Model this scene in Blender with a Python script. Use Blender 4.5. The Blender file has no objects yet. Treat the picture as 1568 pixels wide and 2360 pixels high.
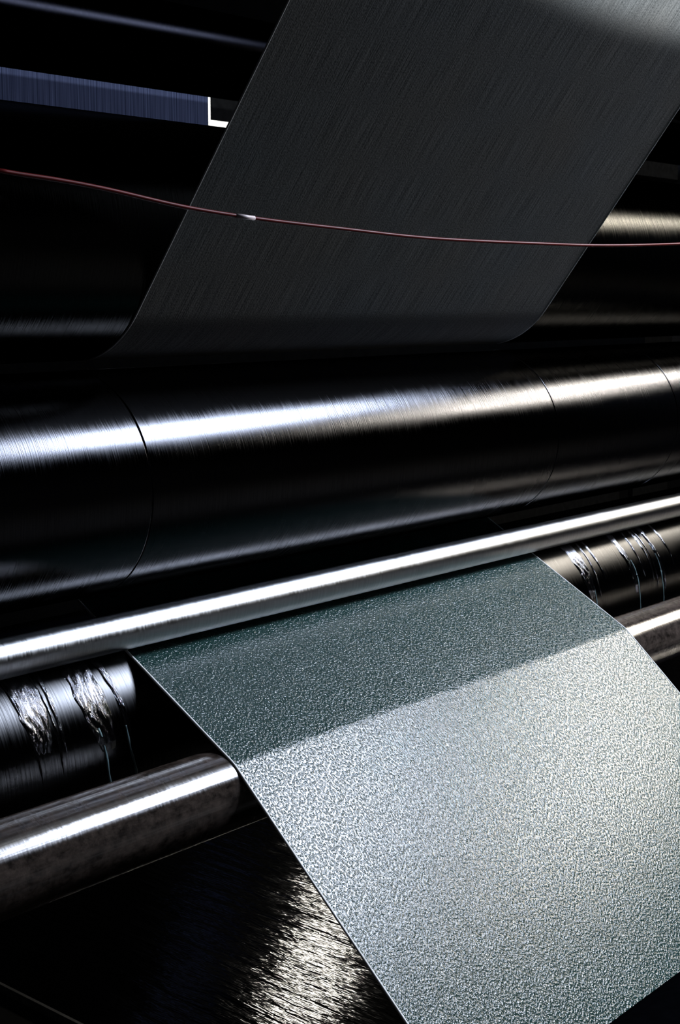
import bpy, math, random
from mathutils import Vector, Matrix
random.seed(7)
PI = math.pi
SC = bpy.context.scene
COL = SC.collection

# ---------------------------------------------------------------- camera
# world: X runs along the roller axes, Y goes away into the machine, Z is up; the camera is the origin
AX = Vector((0.65114493, 0.11153453, -0.75071321))
AY = Vector((-0.75895341, 0.09569118, -0.64407524))
AZ = Vector((0.0, 0.98914268, 0.14695834))
M = Matrix((AX, AY, AZ))
cam_d = bpy.data.cameras.new('camera')
cam_d.sensor_fit = 'VERTICAL'
cam_d.sensor_height = 36.0
cam_d.lens = 3325.0 / 2360.0 * 36.0
cam_d.clip_start = 0.02
cam_d.clip_end = 60
cam_d.dof.use_dof = True
cam_d.dof.focus_distance = 2.1
cam_d.dof.aperture_fstop = 22.0
cam = bpy.data.objects.new('camera', cam_d)
cam.matrix_world = M.to_4x4()
COL.objects.link(cam)
SC.camera = cam

# ---------------------------------------------------------------- world and exposure
w = bpy.data.worlds.new('world')
SC.world = w
w.use_nodes = True
w.node_tree.nodes['Background'].inputs[0].default_value = (0.55, 0.7, 1.0, 1)
w.node_tree.nodes['Background'].inputs[1].default_value = 0.004
SC.view_settings.view_transform = 'Standard'
SC.view_settings.look = 'None'
SC.view_settings.gamma = 1.0
SC.view_settings.exposure = 0.0
SC.view_settings.use_curve_mapping = False
SC.cycles.use_denoising = True
SC.cycles.sample_clamp_indirect = 4.0

# ---------------------------------------------------------------- nodes and materials
def mat(name):
    m = bpy.data.materials.new(name)
    m.use_nodes = True
    nt = m.node_tree
    b = nt.nodes['Principled BSDF']
    return m, nt, b

def N(nt, t, **k):
    n = nt.nodes.new(t)
    for a, v in k.items():
        setattr(n, a, v)
    return n

def noise(nt, scale, detail=3, stretch=(1, 1, 1), src='UV', rough=0.5, rot=0.0, dist=0.0):
    tc = N(nt, 'ShaderNodeTexCoord')
    mp = N(nt, 'ShaderNodeMapping')
    mp.inputs['Scale'].default_value = stretch
    mp.inputs['Rotation'].default_value = (0, 0, rot)
    nt.links.new(tc.outputs[src], mp.inputs[0])
    n = N(nt, 'ShaderNodeTexNoise')
    n.inputs['Scale'].default_value = scale
    n.inputs['Detail'].default_value = detail
    n.inputs['Roughness'].default_value = rough
    n.inputs['Distortion'].default_value = dist
    nt.links.new(mp.outputs[0], n.inputs['Vector'])
    return n.outputs['Fac']

def ramp(nt, fac, stops):
    r = N(nt, 'ShaderNodeValToRGB')
    e = r.color_ramp.elements
    while len(e) < len(stops):
        e.new(0.5)
    for el, (p, c) in zip(e, stops):
        el.position = p
        el.color = (c, c, c, 1) if not isinstance(c, tuple) else (*c, 1)
    nt.links.new(fac, r.inputs[0])
    return r.outputs[0]

def bump(nt, h, dist, strength=1.0, chain=None):
    b = N(nt, 'ShaderNodeBump')
    b.inputs['Distance'].default_value = dist
    b.inputs['Strength'].default_value = strength
    nt.links.new(h, b.inputs['Height'])
    if chain is not None:
        nt.links.new(chain, b.inputs['Normal'])
    return b.outputs['Normal']

def simple(name, col, rough=0.5, metal=0.0, spec=0.5):
    m, nt, b = mat(name)
    n = noise(nt, 40, 4, src='Object')
    c = ramp(nt, n, [(0.3, tuple(x * 0.75 for x in col)), (0.7, tuple(min(1, x * 1.2) for x in col))])
    nt.links.new(c, b.inputs['Base Color'])
    b.inputs['Roughness'].default_value = rough
    b.inputs['Metallic'].default_value = metal
    b.inputs['Specular IOR Level'].default_value = spec
    return m

def steel(name, col, r0, r1, axial=0.0, axial_scale=500, dirt=None, dirt_amt=0.0, lines=0.0):
    """turned steel: circumferential brushing across u, uneven roughness, optional dirt"""
    m, nt, b = mat(name)
    out = nt.nodes['Material Output']
    nt.nodes.remove(b)
    fine = noise(nt, 1.0, 3, (axial_scale, 6, 1))
    mid = noise(nt, 9.0, 5, (1, 1, 1))
    mr = N(nt, 'ShaderNodeMix', data_type='FLOAT')
    mr.inputs[0].default_value = 0.35
    nt.links.new(fine, mr.inputs[2]); nt.links.new(mid, mr.inputs[3])
    g = N(nt, 'ShaderNodeBsdfAnisotropic', distribution='BECKMANN')
    nt.links.new(ramp(nt, mr.outputs[0], [(0.3, r0), (0.7, r1)]), g.inputs['Roughness'])
    nt.links.new(ramp(nt, mr.outputs[0], [(0.3, col), (0.75, tuple(x * 0.72 for x in col))]), g.inputs['Color'])
    if lines:
        ln = noise(nt, 1.0, 4, (1.5, 190, 1), rough=0.7)
        cc = ramp(nt, ln, [(0.35, 1 - lines), (0.6, 1.0)])
        mm = N(nt, 'ShaderNodeMix', data_type='RGBA', blend_type='MULTIPLY'); mm.inputs[0].default_value = 1
        mm.inputs[6].default_value = (*col, 1); nt.links.new(cc, mm.inputs[7])
        nt.links.new(mm.outputs[2], g.inputs['Color'])
    nrm = None
    if axial:
        nrm = bump(nt, fine, axial)
        nt.links.new(nrm, g.inputs['Normal'])
    sh = g.outputs[0]
    if dirt:
        dn = noise(nt, 38, 7, (1, 1.2, 1), rough=0.72)
        f = ramp(nt, dn, [(0.38, dirt_amt * 0.15), (0.66, dirt_amt)])
        d = N(nt, 'ShaderNodeBsdfDiffuse'); d.inputs[0].default_value = (*dirt, 1)
        mx = N(nt, 'ShaderNodeMixShader')
        nt.links.new(f, mx.inputs[0]); nt.links.new(sh, mx.inputs[1]); nt.links.new(d.outputs[0], mx.inputs[2])
        sh = mx.outputs[0]
    nt.links.new(sh, out.inputs[0])
    return m

M_BLACKSTEEL = steel('dark_turned_steel', (0.075, 0.075, 0.08), 0.20, 0.30, axial=0.00022, axial_scale=420)
M_ROLL_A = steel('dark_worn_steel', (0.045, 0.044, 0.041), 0.22, 0.30, axial=0.0003, axial_scale=300)
M_CHROME = steel('brushed_chrome', (0.8, 0.81, 0.82), 0.40, 0.50, axial=0.0002, axial_scale=300)
M_ROLL_D = steel('wet_dark_steel', (0.055, 0.054, 0.054), 0.27, 0.35, axial=0.0003, axial_scale=260)
M_ROLL_E = steel('worn_rusty_steel', (0.6, 0.58, 0.57), 0.22, 0.30, axial=0.0001, axial_scale=160, dirt=(0.10, 0.076, 0.062), dirt_amt=0.6, lines=0.8)
M_GUIDE = steel('dull_guide_steel', (0.03, 0.03, 0.034), 0.35, 0.45, axial=0.0001)
M_HDARK = steel('blackened_steel', (0.002, 0.002, 0.0026), 0.2, 0.26, axial=0.0001)
M_RUBBER = simple('black_rubber', (0.001, 0.0011, 0.0015), 1.0, 0, 0.0)
M_GROOVE = simple('black_groove', (0.004, 0.004, 0.004), 0.7, 0, 0.2)
M_FRAME = simple('black_painted_iron', (0.012, 0.012, 0.014), 0.5)
M_MATTE = simple('matte_black_cloth', (0.004, 0.004, 0.004), 1.0, 0, 0.0)
M_WALL = simple('dark_wall_paint', (0.006, 0.006, 0.007), 0.9, 0, 0.1)
M_DECK = simple('dark_oily_floor', (0.012, 0.011, 0.010), 0.8, 0, 0.15)
M_PLATE = simple('dull_brown_plate', (0.05, 0.045, 0.038), 0.8, 0, 0.1)
M_RIM = simple('pale_metal_edge', (0.45, 0.44, 0.40), 0.4, 0.6)
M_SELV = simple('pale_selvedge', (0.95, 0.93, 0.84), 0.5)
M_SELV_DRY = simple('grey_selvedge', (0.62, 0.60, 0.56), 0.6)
M_CABLE = simple('red_cable_sheath', (0.17, 0.011, 0.010), 0.45, 0, 0.15)
M_CABLE_GLINT = simple('pale_cable_glint', (0.75, 0.62, 0.62), 0.4)
M_DRIP = simple('dried_teal_dye', (0.11, 0.17, 0.175), 0.45)

def m_dry():
    m, nt, b = mat('dry_dark_fabric')
    warp = noise(nt, 1.0, 4, (420, 9, 1))
    grain = noise(nt, 300, 2)
    cloud = noise(nt, 3.0, 2)
    mx = N(nt, 'ShaderNodeMix', data_type='FLOAT'); mx.inputs[0].default_value = 0.45
    nt.links.new(warp, mx.inputs[2]); nt.links.new(grain, mx.inputs[3])
    c = ramp(nt, mx.outputs[0], [(0.30, (0.026, 0.028, 0.027)), (0.70, (0.25, 0.243, 0.222))])
    c2 = ramp(nt, cloud, [(0.3, (0.95, 1.0, 1.06)), (0.7, (1.06, 1.0, 0.95))])
    mm = N(nt, 'ShaderNodeMix', data_type='RGBA', blend_type='MULTIPLY'); mm.inputs[0].default_value = 1
    nt.links.new(c, mm.inputs[6]); nt.links.new(c2, mm.inputs[7])
    nt.links.new(mm.outputs[2], b.inputs['Base Color'])
    b.inputs['Roughness'].default_value = 0.75
    b.inputs['Specular IOR Level'].default_value = 0.25
    nt.links.new(bump(nt, mx.outputs[0], 0.0006), b.inputs['Normal'])
    return m

def m_wet():
    m, nt, b = mat('wet_teal_fabric')
    out = nt.nodes['Material Output']
    nt.nodes.remove(b)
    warp = noise(nt, 1.0, 3, (500, 30, 1))
    g0 = noise(nt, 235, 2, (1.1, 0.92, 1), rough=0.55, rot=0.5)
    nrm = bump(nt, ramp(nt, g0, [(0.44, 0.0), (0.72, 1.0)]), 0.00052, chain=bump(nt, g0, 0.00036))
    d = N(nt, 'ShaderNodeBsdfDiffuse')
    nt.links.new(ramp(nt, warp, [(0.3, (0.008, 0.028, 0.025)), (0.7, (0.017, 0.047, 0.043))]), d.inputs['Color'])
    g = N(nt, 'ShaderNodeBsdfAnisotropic', distribution='BECKMANN')    # the wet film on the cloth
    g.inputs['Color'].default_value = (1, 1, 1, 1)
    g.inputs['Roughness'].default_value = 0.24
    fr = N(nt, 'ShaderNodeFresnel'); fr.inputs['IOR'].default_value = 1.58
    mx = N(nt, 'ShaderNodeMixShader')
    for n in (d, g, fr): nt.links.new(nrm, n.inputs['Normal'])
    nt.links.new(fr.outputs[0], mx.inputs[0]); nt.links.new(d.outputs[0], mx.inputs[1]); nt.links.new(g.outputs[0], mx.inputs[2])
    nt.links.new(mx.outputs[0], out.inputs[0])
    return m

def m_web():
    m, nt, b = mat('blue_grey_warp')
    warp = noise(nt, 1.0, 4, (190, 1.5, 1))
    c = ramp(nt, warp, [(0.34, (0.007, 0.009, 0.019)), (0.66, (0.042, 0.050, 0.090))])
    nt.links.new(c, b.inputs['Base Color'])
    b.inputs['Roughness'].default_value = 0.9
    b.inputs['Specular IOR Level'].default_value = 0.0
    return m

def m_pan():
    m, nt, b = mat('black_wet_pan')
    n1 = noise(nt, 1.0, 4, (42, 4.5, 1), src='Object', rough=0.55)
    n2 = noise(nt, 1.0, 2, (9, 3, 1), src='Object')
    b.inputs['Base Color'].default_value = (0.006, 0.006, 0.007, 1)
    b.inputs['Roughness'].default_value = 0.07
    b.inputs['Specular IOR Level'].default_value = 0.9
    nt.links.new(bump(nt, n1, 0.0055, chain=bump(nt, n2, 0.005)), b.inputs['Normal'])
    return m

def m_film():
    m, nt, b = mat('wrinkled_wet_film')
    n = noise(nt, 1.0, 5, (230, 40, 1), rough=0.62, dist=0.8)
    b.inputs['Base Color'].default_value = (0.16, 0.16, 0.17, 1)
    b.inputs['Metallic'].default_value = 1.0
    b.inputs['Roughness'].default_value = 0.10
    nt.links.new(bump(nt, n, 0.0022), b.inputs['Normal'])
    return m

def m_emit(name, col, s):
    m, nt, b = mat(name)
    b.inputs['Base Color'].default_value = (0, 0, 0, 1)
    b.inputs['Emission Color'].default_value = (*col, 1)
    b.inputs['Emission Strength'].default_value = s
    return m

M_DRY, M_WET, M_WEB, M_PAN, M_FILM = m_dry(), m_wet(), m_web(), m_pan(), m_film()

# ---------------------------------------------------------------- geometry helpers
def link(name, verts, faces, m, parent=None, uvs=None, smooth=True):
    me = bpy.data.meshes.new(name)
    me.from_pydata(verts, [], faces)
    if uvs is not None:
        uv = me.uv_layers.new(name='UVMap')
        for l in me.loops:
            pass
        i = 0
        for f, fu in zip(me.polygons, uvs):
            for li, u in zip(f.loop_indices, fu):
                uv.data[li].uv = u
    me.materials.append(m)
    for p in me.polygons:
        p.use_smooth = smooth
    o = bpy.data.objects.new(name, me)
    COL.objects.link(o)
    if parent:
        o.parent = parent
    return o

def box(name, x0, x1, y0, y1, z0, z1, m, parent=None):
    v = [(x, y, z) for x in (x0, x1) for y in (y0, y1) for z in (z0, z1)]
    f = [(0, 1, 3, 2), (4, 6, 7, 5), (0, 4, 5, 1), (2, 3, 7, 6), (0, 2, 6, 4), (1, 5, 7, 3)]
    return link(name, v, f, m, parent, smooth=False)

def thing(name, label, cat, loc=(0, 0, 0), group=None):
    o = bpy.data.objects.new(name, None)
    COL.objects.link(o)
    o.empty_display_size = 0.1
    o['label'] = label; o['category'] = cat
    if group: o['group'] = group
    return o

def tag(o, label, cat, group=None):
    o['label'] = label; o['category'] = cat
    if group: o['group'] = group
    return o

def struct(o):
    o['kind'] = 'structure'
    return o

def lathe(name, prof, cy, cz, m, parent=None, seg=160, a0=0.0, a1=2 * PI, caps=True):
    """prof: list of (x, r); revolved about the X axis through (cy, cz). uv in metres"""
    full = abs(a1 - a0 - 2 * PI) < 1e-6
    verts, faces, uvs = [], [], []
    n = seg + 1
    rr = max(r for _, r in prof)
    for x, r in prof:
        for k in range(n):
            a = a0 + (a1 - a0) * k / seg
            verts.append((x, cy + r * math.cos(a), cz + r * math.sin(a)))
    s = 0.0
    us = [prof[0][0]]
    for (xa, ra), (xb, rb) in zip(prof[:-1], prof[1:]):
        s = us[-1] + math.hypot(xb - xa, rb - ra); us.append(s)
    for i in range(len(prof) - 1):
        for k in range(seg):
            faces.append((i * n + k, i * n + k + 1, (i + 1) * n + k + 1, (i + 1) * n + k))
            v0, v1 = rr * (a0 + (a1 - a0) * k / seg), rr * (a0 + (a1 - a0) * (k + 1) / seg)
            uvs.append(((us[i], v0), (us[i], v1), (us[i + 1], v1), (us[i + 1], v0)))
    if caps:
        for i, flip in ((0, False), (len(prof) - 1, True)):
            ring = [i * n + k for k in range(seg)]
            if flip: ring = ring[::-1]
            faces.append(tuple(ring[::-1])); uvs.append(tuple((0, 0) for _ in ring))
    o = link(name, verts, faces, m, parent, uvs)
    if caps:
        o.data.polygons[-1].use_smooth = False
        o.data.polygons[-2].use_smooth = False
    return o

def strip(name, prof, m, parent=None, th=0.0008, nx=2):
    """ribbon swept through profile points (y, z, x0, x1), real thickness th, uv in metres"""
    P = [Vector((p[0], p[1])) for p in prof]
    nrm = []
    for i in range(len(P)):
        d = P[min(i + 1, len(P) - 1)] - P[max(i - 1, 0)]
        d.normalize(); nrm.append(Vector((-d.y, d.x)))
    verts, faces, uvs = [], [], []
    s = [0.0]
    for a, b in zip(P[:-1], P[1:]): s.append(s[-1] + (b - a).length)
    for side in (0.5, -0.5):
        for p, n, q in zip(P, nrm, prof):
            c = p + n * th * side
            for j in range(nx):
                x = q[2] + (q[3] - q[2]) * j / (nx - 1)
                verts.append((x, c.x, c.y))
    k = len(P) * nx
    def vid(side, i, j): return side * k + i * nx + j
    for i in range(len(P) - 1):
        for j in range(nx - 1):
            f = (vid(0, i, j), vid(0, i, j + 1), vid(0, i + 1, j + 1), vid(0, i + 1, j))
            us = [(verts[q][0], s[i] if h in (0, 1) else s[i + 1]) for h, q in enumerate(f)]
            faces.append(f); uvs.append(us)
            g = tuple(q + k for q in f)[::-1]
            faces.append(g); uvs.append(us[::-1])
    for i in range(len(P) - 1):
        for j in (0, nx - 1):
            f = (vid(0, i, j), vid(0, i + 1, j), vid(1, i + 1, j), vid(1, i, j))
            b0 = len(verts); verts += [verts[q] for q in f]; f = (b0, b0 + 1, b0 + 2, b0 + 3)   # own vertices keep the edge crisp
            faces.append(f if j == 0 else f[::-1]); uvs.append([(0, s[i])] * 4)
    for i in (0, len(P) - 1):
        f = (vid(0, i, 0), vid(0, i, nx - 1), vid(1, i, nx - 1), vid(1, i, 0))
        b0 = len(verts); verts += [verts[q] for q in f]; f = (b0, b0 + 1, b0 + 2, b0 + 3)
        faces.append(f); uvs.append([(0, 0)] * 4)
    return link(name, verts, faces, m, parent, uvs)

def tube(name, pts, r, m, parent=None, seg=10):
    pts = [Vector(p) for p in pts]
    verts, faces = [], []
    ref = Vector((0, 0, 1))
    for i, p in enumerate(pts):
        d = (pts[min(i + 1, len(pts) - 1)] - pts[max(i - 1, 0)]).normalized()
        if abs(d.dot(ref)) > 0.95: ref = Vector((0, 1, 0))
        u = d.cross(ref).normalized(); v = d.cross(u)
        rad = r[i] if isinstance(r, (list, tuple)) else r
        for k in range(seg):
            a = 2 * PI * k / seg
            verts.append(tuple(p + (u * math.cos(a) + v * math.sin(a)) * rad))
    for i in range(len(pts) - 1):
        for k in range(seg):
            k2 = (k + 1) % seg
            faces.append((i * seg + k, i * seg + k2, (i + 1) * seg + k2, (i + 1) * seg + k))
    faces.append(tuple(range(seg))[::-1])
    faces.append(tuple((len(pts) - 1) * seg + k for k in range(seg)))
    return link(name, verts, faces, m, parent)

# ---------------------------------------------------------------- the room
RX0, RX1, RY0, RY1, RZ0, RZ1 = -3.0, 11.5, -4.0, 7.0, -1.5, 2.9
struct(box('floor', RX0, RX1, RY0, RY1, RZ0 - 0.1, RZ0, M_DECK))
struct(box('ceiling', RX0, RX1, RY0, RY1, RZ1, RZ1 + 0.1, M_WALL))
struct(box('wall_left', RX0 - 0.1, RX0, RY0, RY1, RZ0, RZ1, M_WALL))
struct(box('wall_right', RX1, RX1 + 0.1, RY0, RY1, RZ0, RZ1, M_WALL))
struct(box('wall_front', RX0, RX1, RY0 - 0.1, RY0, RZ0, RZ1, M_WALL))
struct(box('wall_back', RX0, RX1, RY1, RY1 + 0.1, RZ0, RZ1, M_WALL))

# ---------------------------------------------------------------- lamps
def luminaire(label, c, length, width, ang, energy, col, aim=None, arm=None, group='ceiling lamps', name='ceiling_light', cat='lamp'):
    """trough lamp: housing, glowing diffuser and its own area light; ang turns it about Z"""
    t = thing(name, label, cat, group=group)
    t.location = c
    t.rotation_euler = (0, 0, ang) if aim is None else (Vector(aim) - Vector(c)).to_track_quat('-Z', 'Y').to_euler()
    L, W2 = length / 2, width / 2
    box('housing', -L - .02, L + .02, -W2 - .02, W2 + .02, 0.012, 0.09, M_FRAME, t)
    box('diffuser', -L, L, -W2, W2, 0.004, 0.012, m_emit('lamp_glow', col, 1.5), t)
    for s in (-1, 1):
        tube('hanger', [(s * L * 0.8, 0, 0.09), (s * L * 0.8, 0, RZ1 - c[2])], 0.006, M_FRAME, t) if aim is None else None
    if arm:
        inv = Matrix.Translation(c) @ t.rotation_euler.to_matrix().to_4x4()
        inv.invert()
        tube('wall_arm', [tuple(inv @ Vector(p)) for p in ((c[0], c[1] + 0.03, c[2] + 0.02), (c[0], c[1] + 0.12, c[2] + 0.1), (c[0], arm + 0.01, c[2] + 0.1))], 0.012, M_FRAME, t)
    d = bpy.data.lights.new('lamp_light', 'AREA')
    d.shape = 'RECTANGLE'; d.size = length; d.size_y = width
    d.energy = energy; d.color = col
    lo = bpy.data.objects.new('lamp_light', d)
    COL.objects.link(lo); lo.parent = t
    return t

luminaire('cool white ceiling lamp above the left end of the rollers', (4.22, 0.06, 2.05), 1.3, 0.8, math.radians(33), 290, (0.70, 0.80, 1.0))
luminaire('warm white ceiling lamp above the far end of the rollers', (7.1, 0.1, 2.05), 1.6, 0.6, math.radians(84), 330, (1.0, 0.93, 0.80))

LOWL = M @ Vector(((755 - 784) / 3325.0, -(2165 - 1180) / 3325.0, -1)); LOWL *= -2.75 / LOWL.z; LOWL.z = 0.25
luminaire('warm low lamp behind the machine', tuple(LOWL), 0.26, 0.26, math.radians(40), 6, (1.0, 0.95, 0.85), aim=(2.05, 1.85, -1.25), name='work_light', arm=4.4)

def spot(label, loc, target, energy, size, blend, col, rad):
    t = thing('added_spot', label, 'lamp')
    t.location = loc
    t.rotation_euler = (Vector(target) - Vector(loc)).to_track_quat('-Z', 'Y').to_euler()
    v, f = [], []
    tube('shade', [(0, 0, 0.12), (0, 0, 0.10), (0, 0, 0.02), (0, 0, 0.015)], [0.03, 0.05, 0.09, 0.088], M_FRAME, t, 24)
    tube('stem', [(0, 0, 0.12), (0, 0, 0.16)], 0.015, M_FRAME, t)
    d = bpy.data.lights.new('lamp_light', 'SPOT')
    d.energy = energy; d.spot_size = size; d.spot_blend = blend; d.color = col; d.shadow_soft_size = rad
    lo = bpy.data.objects.new('lamp_light', d); COL.objects.link(lo); lo.parent = t
    return t
def onU(px, py):                                # pixel ray met with the plane of the upper cloth run
    d = M @ Vector(((px - 784) / 3325.0, -(py - 1180) / 3325.0, -1)); n = Vector((0, -0.797, -0.604))
    return d * (Vector((0, 1.643, 0.132)).dot(n) / d.dot(n))
u1, u2 = onU(1180, 0), onU(1568, 130)
ud = (u2 - u1).normalized(); un = Vector((0, -0.797, -0.604)); uu = un.cross(ud) if un.cross(ud).z > 0 else ud.cross(un)
LS = Vector((3.6, -1.6, 0.95)); um = (u1 + u2) / 2 - LS; SA = math.radians(50)
nT = um.cross(ud); nT = nT if nT.dot(uu) > 0 else -nT
ax_ = um.cross(nT).normalized()
uc = LS + Matrix.Rotation(SA, 3, ax_) @ um
spot('small added spot lamp drawing the shadow line at the top of the grey cloth', LS, uc, 1150, 2 * SA, 0.03, (0.85, 0.92, 1.0), 0.02)  # added lamp; its cone edge stands in for a beam's shadow on the cloth

# ---------------------------------------------------------------- rollers
CA = (1.925, 0.100, 0.205)
CB = (1.853, -0.302, 0.185)
CC = (1.750, -0.533, 0.031)
CE = (1.553, -0.762, 0.065)
sl = 28.0
for _ in range(60):                             # inner tangent between B's underside and the top of E
    g = lambda q: -(CB[0] - CE[0]) * math.sin(q) + (CB[1] - CE[1]) * math.cos(q) - CB[2] - CE[2] - 0.0024
    q = math.radians(sl); sl -= math.degrees(g(q) / ((g(q + 1e-5) - g(q)) / 1e-5))
q = math.radians(sl)                            # D supports the cloth from below, just under the chrome bar
_y, _z = CE[0] - (CE[2] + 0.0012) * math.sin(q), CE[1] + (CE[2] + 0.0012) * math.cos(q)
_t = (1.785 - _y) / math.cos(q)
RD = 0.20
CD = (_y + _t * math.cos(q) + (RD + 0.002) * math.sin(q), _z + _t * math.sin(q) - (RD + 0.002) * math.cos(q), RD)
X0, X1 = 0.35, 5.1

def roller(label, c, m, x0=X0, x1=X1, grooves=(), name='roller', journal=0.03, body=None):
    cy, cz, r = c
    t = thing(name, label, 'roller')
    prof = [(x0, r - 0.004), (x0 + 0.004, r)]
    for gx, gw, gd in sorted(grooves):
        prof += [(gx - gw * 2, r), (gx - gw * 1.01, r), (gx - gw, r - gd), (gx + gw, r - gd), (gx + gw * 1.01, r), (gx + gw * 2, r)]
    prof.insert(2, (x0 + 0.006, r))
    prof += [(x1 - 0.006, r), (x1 - 0.004, r), (x1, r - 0.004)]
    b = lathe('barrel', prof, cy, cz, m, t, seg=256)
    j = min(journal, r * 0.5)
    for xa, xb in ((x0 - 0.13, x0), (x1, x1 + 0.13)):
        lathe('journal', [(xa, j), (xb, j)], cy, cz, M_GUIDE, t, seg=32)
    return t

roller('large dark steel roller behind the upper cloth run', CA, M_ROLL_A)
rb = roller('large dark steel squeeze roller with two ring grooves and a long highlight', CB, M_BLACKSTEEL,
            grooves=[(1.497, 0.0013, 0.0022), (2.672, 0.0014, 0.0022), (3.215, 0.0014, 0.0022)])
roller('slim bright chrome bar pressing on the wet cloth', CC, M_CHROME, journal=0.012)
rd = roller('black wet roller under the chrome bar with wrinkled bands and drips', CD, M_ROLL_D)
roller('slim worn steel roller where the wet cloth bends downward', CE, M_ROLL_E)

# guide rollers behind, top left
CH = (2.55, 0.573, 0.098)
roller('dull dark guide roller high behind the machine', CH, M_HDARK)
CK = (0.62, 1.42, 0.06)
# plate added behind the cloth, over roller A, to keep lamp reflections off it
t = thing('light_shield', 'black hood plate added above the large upper roller to block lamp light', 'shield')
box('shield_plate', X0 - 0.05, X1 + 0.05, 1.46, 1.92, 0.60, 0.606, M_FRAME, t)
box('lip', X0 - 0.05, X1 + 0.05, 1.452, 1.46, 0.58, 0.606, M_FRAME, t)
box('shield_skirt', X0 - 0.05, 2.74, 1.50, 1.506, 0.397, 0.60, M_MATTE, t)  # added to hide the lamps from roller A's left part
for x in (X0 - 0.05, X1 + 0.03):
    box('bracket', x, x + 0.02, 1.6, 1.9, 0.606, 0.74, M_FRAME, t)
t = thing('dark_backing', 'black rear guard of two sheets added behind the rollers to keep the gaps dark', 'backing')  # sheets added so the gaps between the rollers stay black
box('sheet', X0, 2.5, 2.8, 2.82, RZ0, -0.30, M_FRAME, t)
box('sheet', X0, X1, 2.8, 2.82, -0.298, 0.03, M_MATTE, t)
for x in (X0 + 0.02, X1 - 0.06):
    box('post', x, x + 0.04, 2.822, 2.86, RZ0, 0.03, M_FRAME, t)

tag(box('low_blocker', 2.0, 9.0, 4.4, 4.42, RZ0, 0.55, M_MATTE), 'low black partition added behind the machine to keep window light off the pan', 'blocker')  # added to block the pane's reflection in the pan
# far web, black screen and lit window
def atY(px, py, y):
    r_ = M @ Vector(((px - 784) / 3325.0, -(py - 1180) / 3325.0, -1)); return r_ * (y / r_.y)
pw = atY(480, 260, 3.4)
strip('far_web', [(3.4, 2.6 - 0.3 * i, 0.2, pw.x) for i in range(11)], M_WEB, None, nx=2)
tag(bpy.data.objects['far_web'], 'blue grey cloth web hanging behind the rollers', 'cloth')
tube('web_rod', [(0.1, 3.4, 2.62), (pw.x + 0.1, 3.4, 2.62)], 0.02, M_GUIDE)
tag(bpy.data.objects['web_rod'], 'steel rod carrying the far blue grey web', 'rod')
p1 = atY(487.5, 276, 3.45)
tag(box('black_screen', p1.x, 8.5, 3.45, 3.454, p1.z, 2.4, M_MATTE), 'black screen behind the cloth beside the far web', 'screen')
tag(box('screen_post', 8.4, 8.5, 3.454, 3.54, RZ0, 2.4, M_FRAME), 'black post holding up the screen', 'post')
q0, q1 = atY(465, 210, 6.98), atY(570, 312, 6.98)
win = thing('window_1', '', ''); del win['label'], win['category']; struct(win)
box('pane', q0.x, q1.x, 6.97, 6.985, q1.z, q0.z, m_emit('lit_pane', (1.0, 1.0, 0.96), 1.3), win)
for a_ in ((q0.x - .05, q0.x, q1.z - .05, q0.z + .05), (q1.x, q1.x + .05, q1.z - .05, q0.z + .05)):
    box('window_frame', a_[0], a_[1], 6.94, 7.0, a_[2], a_[3], M_FRAME, win)
for a_ in ((q1.z - .05, q1.z), (q0.z, q0.z + .05)):
    box('window_frame', q0.x, q1.x, 6.94, 7.0, a_[0], a_[1], M_FRAME, win)

roller('overhead guide roller out above the cloth run', (0.70, 1.52, 0.06), M_GUIDE, x0=1.4, x1=2.9)
for x in (1.29, 2.99):
    tag(box('roller_hanger', x - 0.05 if x < 2 else x + 0.042, x - 0.022 if x < 2 else x + 0.07, 0.66, 0.74, 1.45, RZ1, M_FRAME), 'black hanger bar carrying the %s end of the overhead roller' % ('near' if x < 2 else 'far'), 'bracket')

# ---------------------------------------------------------------- cloth
WU0, WU1 = 1.554, 2.754
WL0, WL1 = 1.514, 2.714
def arc(c, r, a0, a1, n):
    return [(c[0] + r * math.cos(math.radians(a0 + (a1 - a0) * i / n)), c[1] + r * math.sin(math.radians(a0 + (a1 - a0) * i / n))) for i in range(n + 1)]
e = 0.0012
# upper run: straight down to roller A, wrapping its underside
sU = math.degrees(math.atan(1.316))           # 52.8 degrees
cA = (CA[0], CA[1]); rA = CA[2] + e
tang = 180 + (90 - sU)                         # contact angle on A
NIP = math.degrees(math.atan2(CB[1] - CA[1], CB[0] - CA[0])) % 360
armA = arc(cA, rA, tang, NIP, 24)            # to the nip
ty, tz = armA[0]
dy, dz = -math.cos(math.radians(sU)), math.sin(math.radians(sU))
top = []
Ltop = (1.46 - tz) / dz
for i in range(13):
    t = Ltop * (12 - i) / 12
    top.append((ty + dy * t, tz + dz * t))
up = top[:-1] + armA
up = [(y, z, WU0, WU1) for y, z in up]
# around B: nip on top, round the back to the underside, then the descending run
rB = CB[2] + e
aout = 270 + sl                                 # outgoing contact angle on B's underside
ab = arc((CB[0], CB[1]), rB, NIP - 180, -(360 - aout), 60)
mid = []
for i, (y, z) in enumerate(ab):
    f = i / 60
    mid.append((y, z, WU0 + (WL0 - WU0) * f, WU1 + (WL1 - WU1) * f))
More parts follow.
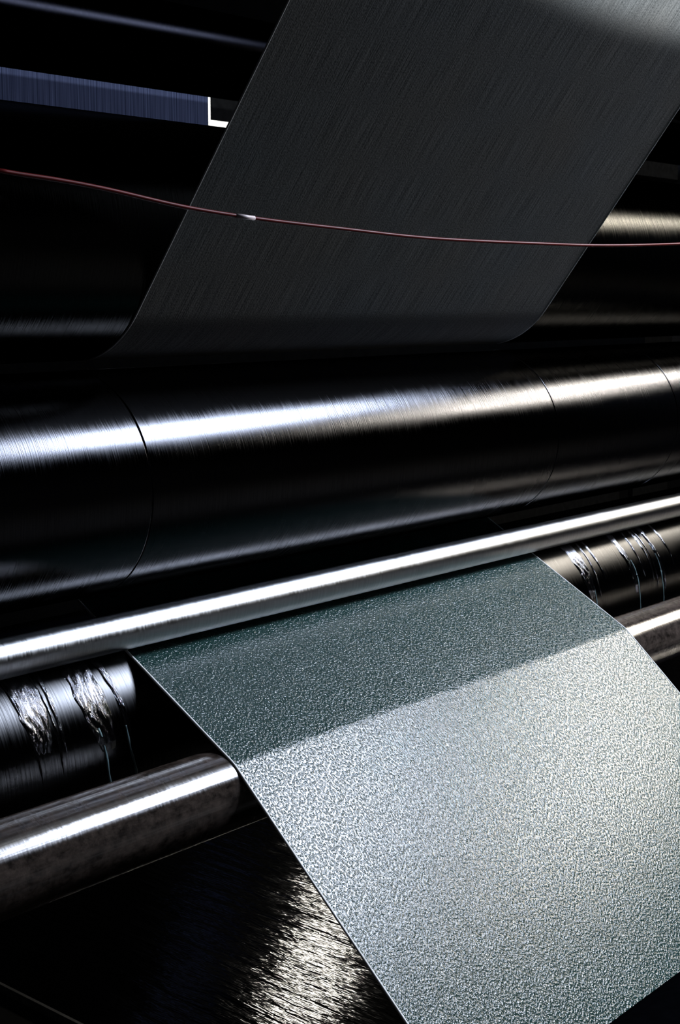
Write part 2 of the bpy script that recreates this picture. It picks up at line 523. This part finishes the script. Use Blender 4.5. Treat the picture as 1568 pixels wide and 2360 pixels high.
# lower runs
d1 = math.radians(sl); s2 = math.radians(42.2)
cE = (CE[0], CE[1]); rE = CE[2] + e
aE0 = 90 + sl; aE1 = 90 + 42.2
bE = arc(cE, rE, aE0, aE1, 8)
yb, zb = ab[-1]
ye, ze = bE[0]
run1 = [(yb + (ye - yb) * i / 10, zb + (ze - zb) * i / 10) for i in range(1, 10)]
yl, zl = bE[-1]
run2 = [(yl - math.cos(s2) * 0.1 * i, zl - math.sin(s2) * 0.1 * i) for i in range(1, 12)]
low = [(y, z, WL0, WL1) for y, z in run1 + bE + run2]
cloth = thing('fabric_web', 'long cloth web descending grey and dry, leaving wet and teal under the chrome bar', 'cloth')
strip('dry_run', up, M_DRY, cloth, nx=3)['label'] = 'dark grey dry cloth run'
strip('wet_run', mid + low, M_WET, cloth, nx=3)['label'] = 'wet glistening teal cloth run'
def edge(name, prof, side, m, r):
    tube(name, [(p[2 + side], p[0], p[1]) for p in prof], r, m, cloth, seg=8)
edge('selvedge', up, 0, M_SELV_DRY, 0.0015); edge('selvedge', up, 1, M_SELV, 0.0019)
edge('selvedge', mid + low, 0, M_SELV, 0.0021); edge('selvedge', mid + low, 1, M_SELV, 0.0015)

# foreground rubber roller resting on the cloth (lower right corner)
fd = 0.712
fy, fz = yl - math.cos(s2) * fd, zl - math.sin(s2) * fd
rG = 0.10
roller('black rubber roller pressing on the wet cloth at the near end', (fy - math.sin(s2) * (rG + 0.003), fz + math.cos(s2) * (rG + 0.003), rG), M_RUBBER)

# ---------------------------------------------------------------- residue on roller D
def band(parent, c, x, wdt, a0, a1, m, amp=0.0012, name='wet_band', seed=0, na=70, nxx=14, off=0.0012):
    rnd = random.Random(seed)
    cy, cz, r = c
    verts, faces, uvs = [], [], []
    ph = [rnd.uniform(0, 6.28) for _ in range(8)]
    for j in range(nxx + 1):
        fj = j / nxx
        for k in range(na + 1):
            fk = k / na
            a = math.radians(a0 + (a1 - a0) * fk)
            ew = 1 + 0.07 * math.sin(9 * fk + ph[0]) + 0.06 * math.sin(31 * fk + ph[1])
            taper = 1.0 - 0.5 * max(0.0, (fk - 0.45) / 0.55) ** 1.6
            drift = 0.004 * math.sin(4 * fk + ph[2]) + 0.01 * fk * fk
            xx = x + (fj - 0.5) * wdt * ew * taper + drift
            h = off + amp * (math.sin(fj * 17 + 5 * math.sin(fk * 7 + ph[3])) + 0.7 * math.sin(fj * 41 + fk * 13 + ph[4])) * (1 if 0 < j < nxx else 0) + amp * 1.2
            if j in (0, nxx) or k == 0: h = -0.0006
            if k > na - 8: h = h * (na - k) / 8 - 0.0006
            verts.append((xx, cy + (r + h) * math.cos(a), cz + (r + h) * math.sin(a)))
    for j in range(nxx):
        for k in range(na):
            q = (j * (na + 1) + k, (j + 1) * (na + 1) + k, (j + 1) * (na + 1) + k + 1, j * (na + 1) + k + 1)
            faces.append(q)
            uvs.append([(verts[v][0], (v % (na + 1)) / na * r * math.radians(a1 - a0)) for v in q])
    return link(name, verts, faces, m, parent, uvs)

def drip(parent, c, x0, x1, a0, a1, r0, m, name='drip', seed=0):
    rnd = random.Random(seed)
    cy, cz, r = c
    pts, rad = [], []
    n = 40
    for i in range(n + 1):
        f = i / n
        a = math.radians(a0 + (a1 - a0) * f)
        x = x0 + (x1 - x0) * f + 0.002 * math.sin(f * 9 + seed)
        pts.append((x, cy + r * math.cos(a), cz + r * math.sin(a)))
        rad.append(r0 * (0.7 + 0.4 * math.sin(f * 14 + seed) ** 2) * (1 if i < n else 0.3))
    return tube(name, pts, rad, m, parent, seg=8)

band(rd, CD, 1.405, 0.058, 110, 172, M_FILM, 0.0006, seed=3, na=110, nxx=20)
band(rd, CD, 1.447, 0.014, 110, 168, M_FILM, 0.0009, seed=5, nxx=8)
band(rd, CD, 1.29, 0.055, 110, 166, M_FILM, 0.0006, seed=8)
band(rd, CD, 1.328, 0.008, 110, 168, M_FILM, 0.0006, seed=9, nxx=6)
drip(rd, CD, 1.398, 1.432, 160, 214, 0.0026, M_DRIP, seed=1)
drip(rd, CD, 1.452, 1.470, 162, 196, 0.0022, M_DRIP, seed=2)
band(rd, CD, 2.86, 0.045, 110, 170, M_FILM, 0.0007, seed=13)
for bi, (bx, bw, be) in enumerate(((2.90, 0.006, 172), (2.935, 0.010, 160), (3.115, 0.006, 166), (3.15, 0.008, 170), (3.165, 0.003, 178), (3.26, 0.008, 164), (1.315, 0.004, 178), (1.27, 0.003, 180))):
    band(rd, CD, bx, bw, 110, be, M_FILM, 0.0005, seed=30 + bi, nxx=4)
band(rd, CD, 3.06, 0.022, 110, 176, M_FILM, 0.001, seed=14, nxx=8)
band(rd, CD, 3.20, 0.014, 110, 180, M_FILM, 0.001, seed=15, nxx=8)
drip(rd, CD, 2.88, 2.885, 150, 200, 0.0016, M_DRIP, seed=5)
drip(rd, CD, 3.08, 3.09, 150, 195, 0.0014, M_DRIP, seed=6)
drip(rd, CD, 3.20, 3.205, 150, 198, 0.0014, M_DRIP, seed=7)

# ---------------------------------------------------------------- pan under the rollers
PZ = -1.25
pan = thing('drip_pan', 'glossy black drip pan below the rollers with pale rim', 'pan')
box('rim', 1.49, 5.1, 2.352, 2.356, PZ - 0.01, PZ + 0.003, M_RIM, pan)['label'] = 'pale worn rear rim'
box('pan_plate', 1.49, 5.1, 1.15, 2.352, PZ - 0.01, PZ, M_PAN, pan)
box('rim', 1.484, 1.490, 1.15, 2.356, PZ - 0.02, PZ + 0.004, M_RIM, pan)['label'] = 'pale metal rim'
for x in (1.6, 4.9):
    for y in (1.25, 2.3):
        box('leg', x - .03, x + .03, y - .03, y + .03, RZ0, PZ - 0.01, M_FRAME, pan)
step = tag(box('floor_plate', 0.2, 1.483, 1.15, 2.75, RZ0, PZ - 0.012, M_PLATE), 'dull dark floor plate beside the pan', 'plate')

# ---------------------------------------------------------------- side frames carrying the rollers
for x, lab in ((X0 - 0.19, 'black iron side frame at the near end of the rollers'), (X1 + 0.13, 'black iron side frame at the far end of the rollers')):
    t = thing('side_frame', lab, 'machine frame')
    box('plate', x, x + 0.06, 1.45, 2.75, RZ0, 0.75, M_FRAME, t)
    box('plate', x, x + 0.06, 0.55, 1.45, RZ0, -0.72, M_FRAME, t)
    box('post', x, x + 0.06, 0.62, 0.78, -0.72, 1.62, M_FRAME, t)

# ---------------------------------------------------------------- red cable
def ray(px, py):
    return M @ Vector(((px - 784) / 3325.0, -(py - 1180) / 3325.0, -1))
cp = [(-160, 352), (0, 393), (130, 414), (250, 437), (430, 478), (600, 505), (784, 527), (1000, 550), (1250, 562), (1400, 566), (1568, 562), (1750, 552)]
pts = []
for px, py in cp:
    r_ = ray(px, py); pts.append(r_ * (1.15 / r_.y))
def cat_rom(P, n=10):
    out = []
    for i in range(len(P) - 1):
        p0, p1, p2, p3 = P[max(i - 1, 0)], P[i], P[i + 1], P[min(i + 2, len(P) - 1)]
        for k in range(n):
            t = k / n
            out.append(0.5 * ((2 * p1) + (p2 - p0) * t + (2 * p0 - 5 * p1 + 4 * p2 - p3) * t * t + (3 * p1 - p0 - 3 * p2 + p3) * t ** 3))
    out.append(P[-1]); return out
pts = [Vector((0.222, 0.70, 1.32))] + pts + [Vector((4.2, 1.05, 0.62)), Vector((5.228, 0.70, 1.22))]   # tied off at the frame posts
cps = cat_rom(pts)
cb = thing('red_cable', 'thin red cable sagging across the front of the grey cloth', 'cable')
tube('sheath', cps, 0.0022, M_CABLE, cb, 12)
mk = [ray(x, y) * (1.15 / ray(x, y).y) for x, y in ((543, 497), (565, 500), (586, 503))]
tube('glint', mk, 0.0026, M_CABLE_GLINT, cb, 12)['label'] = 'pale marker painted as a sleeve'  # highlight on the glossy cable, put in as a pale sleeve
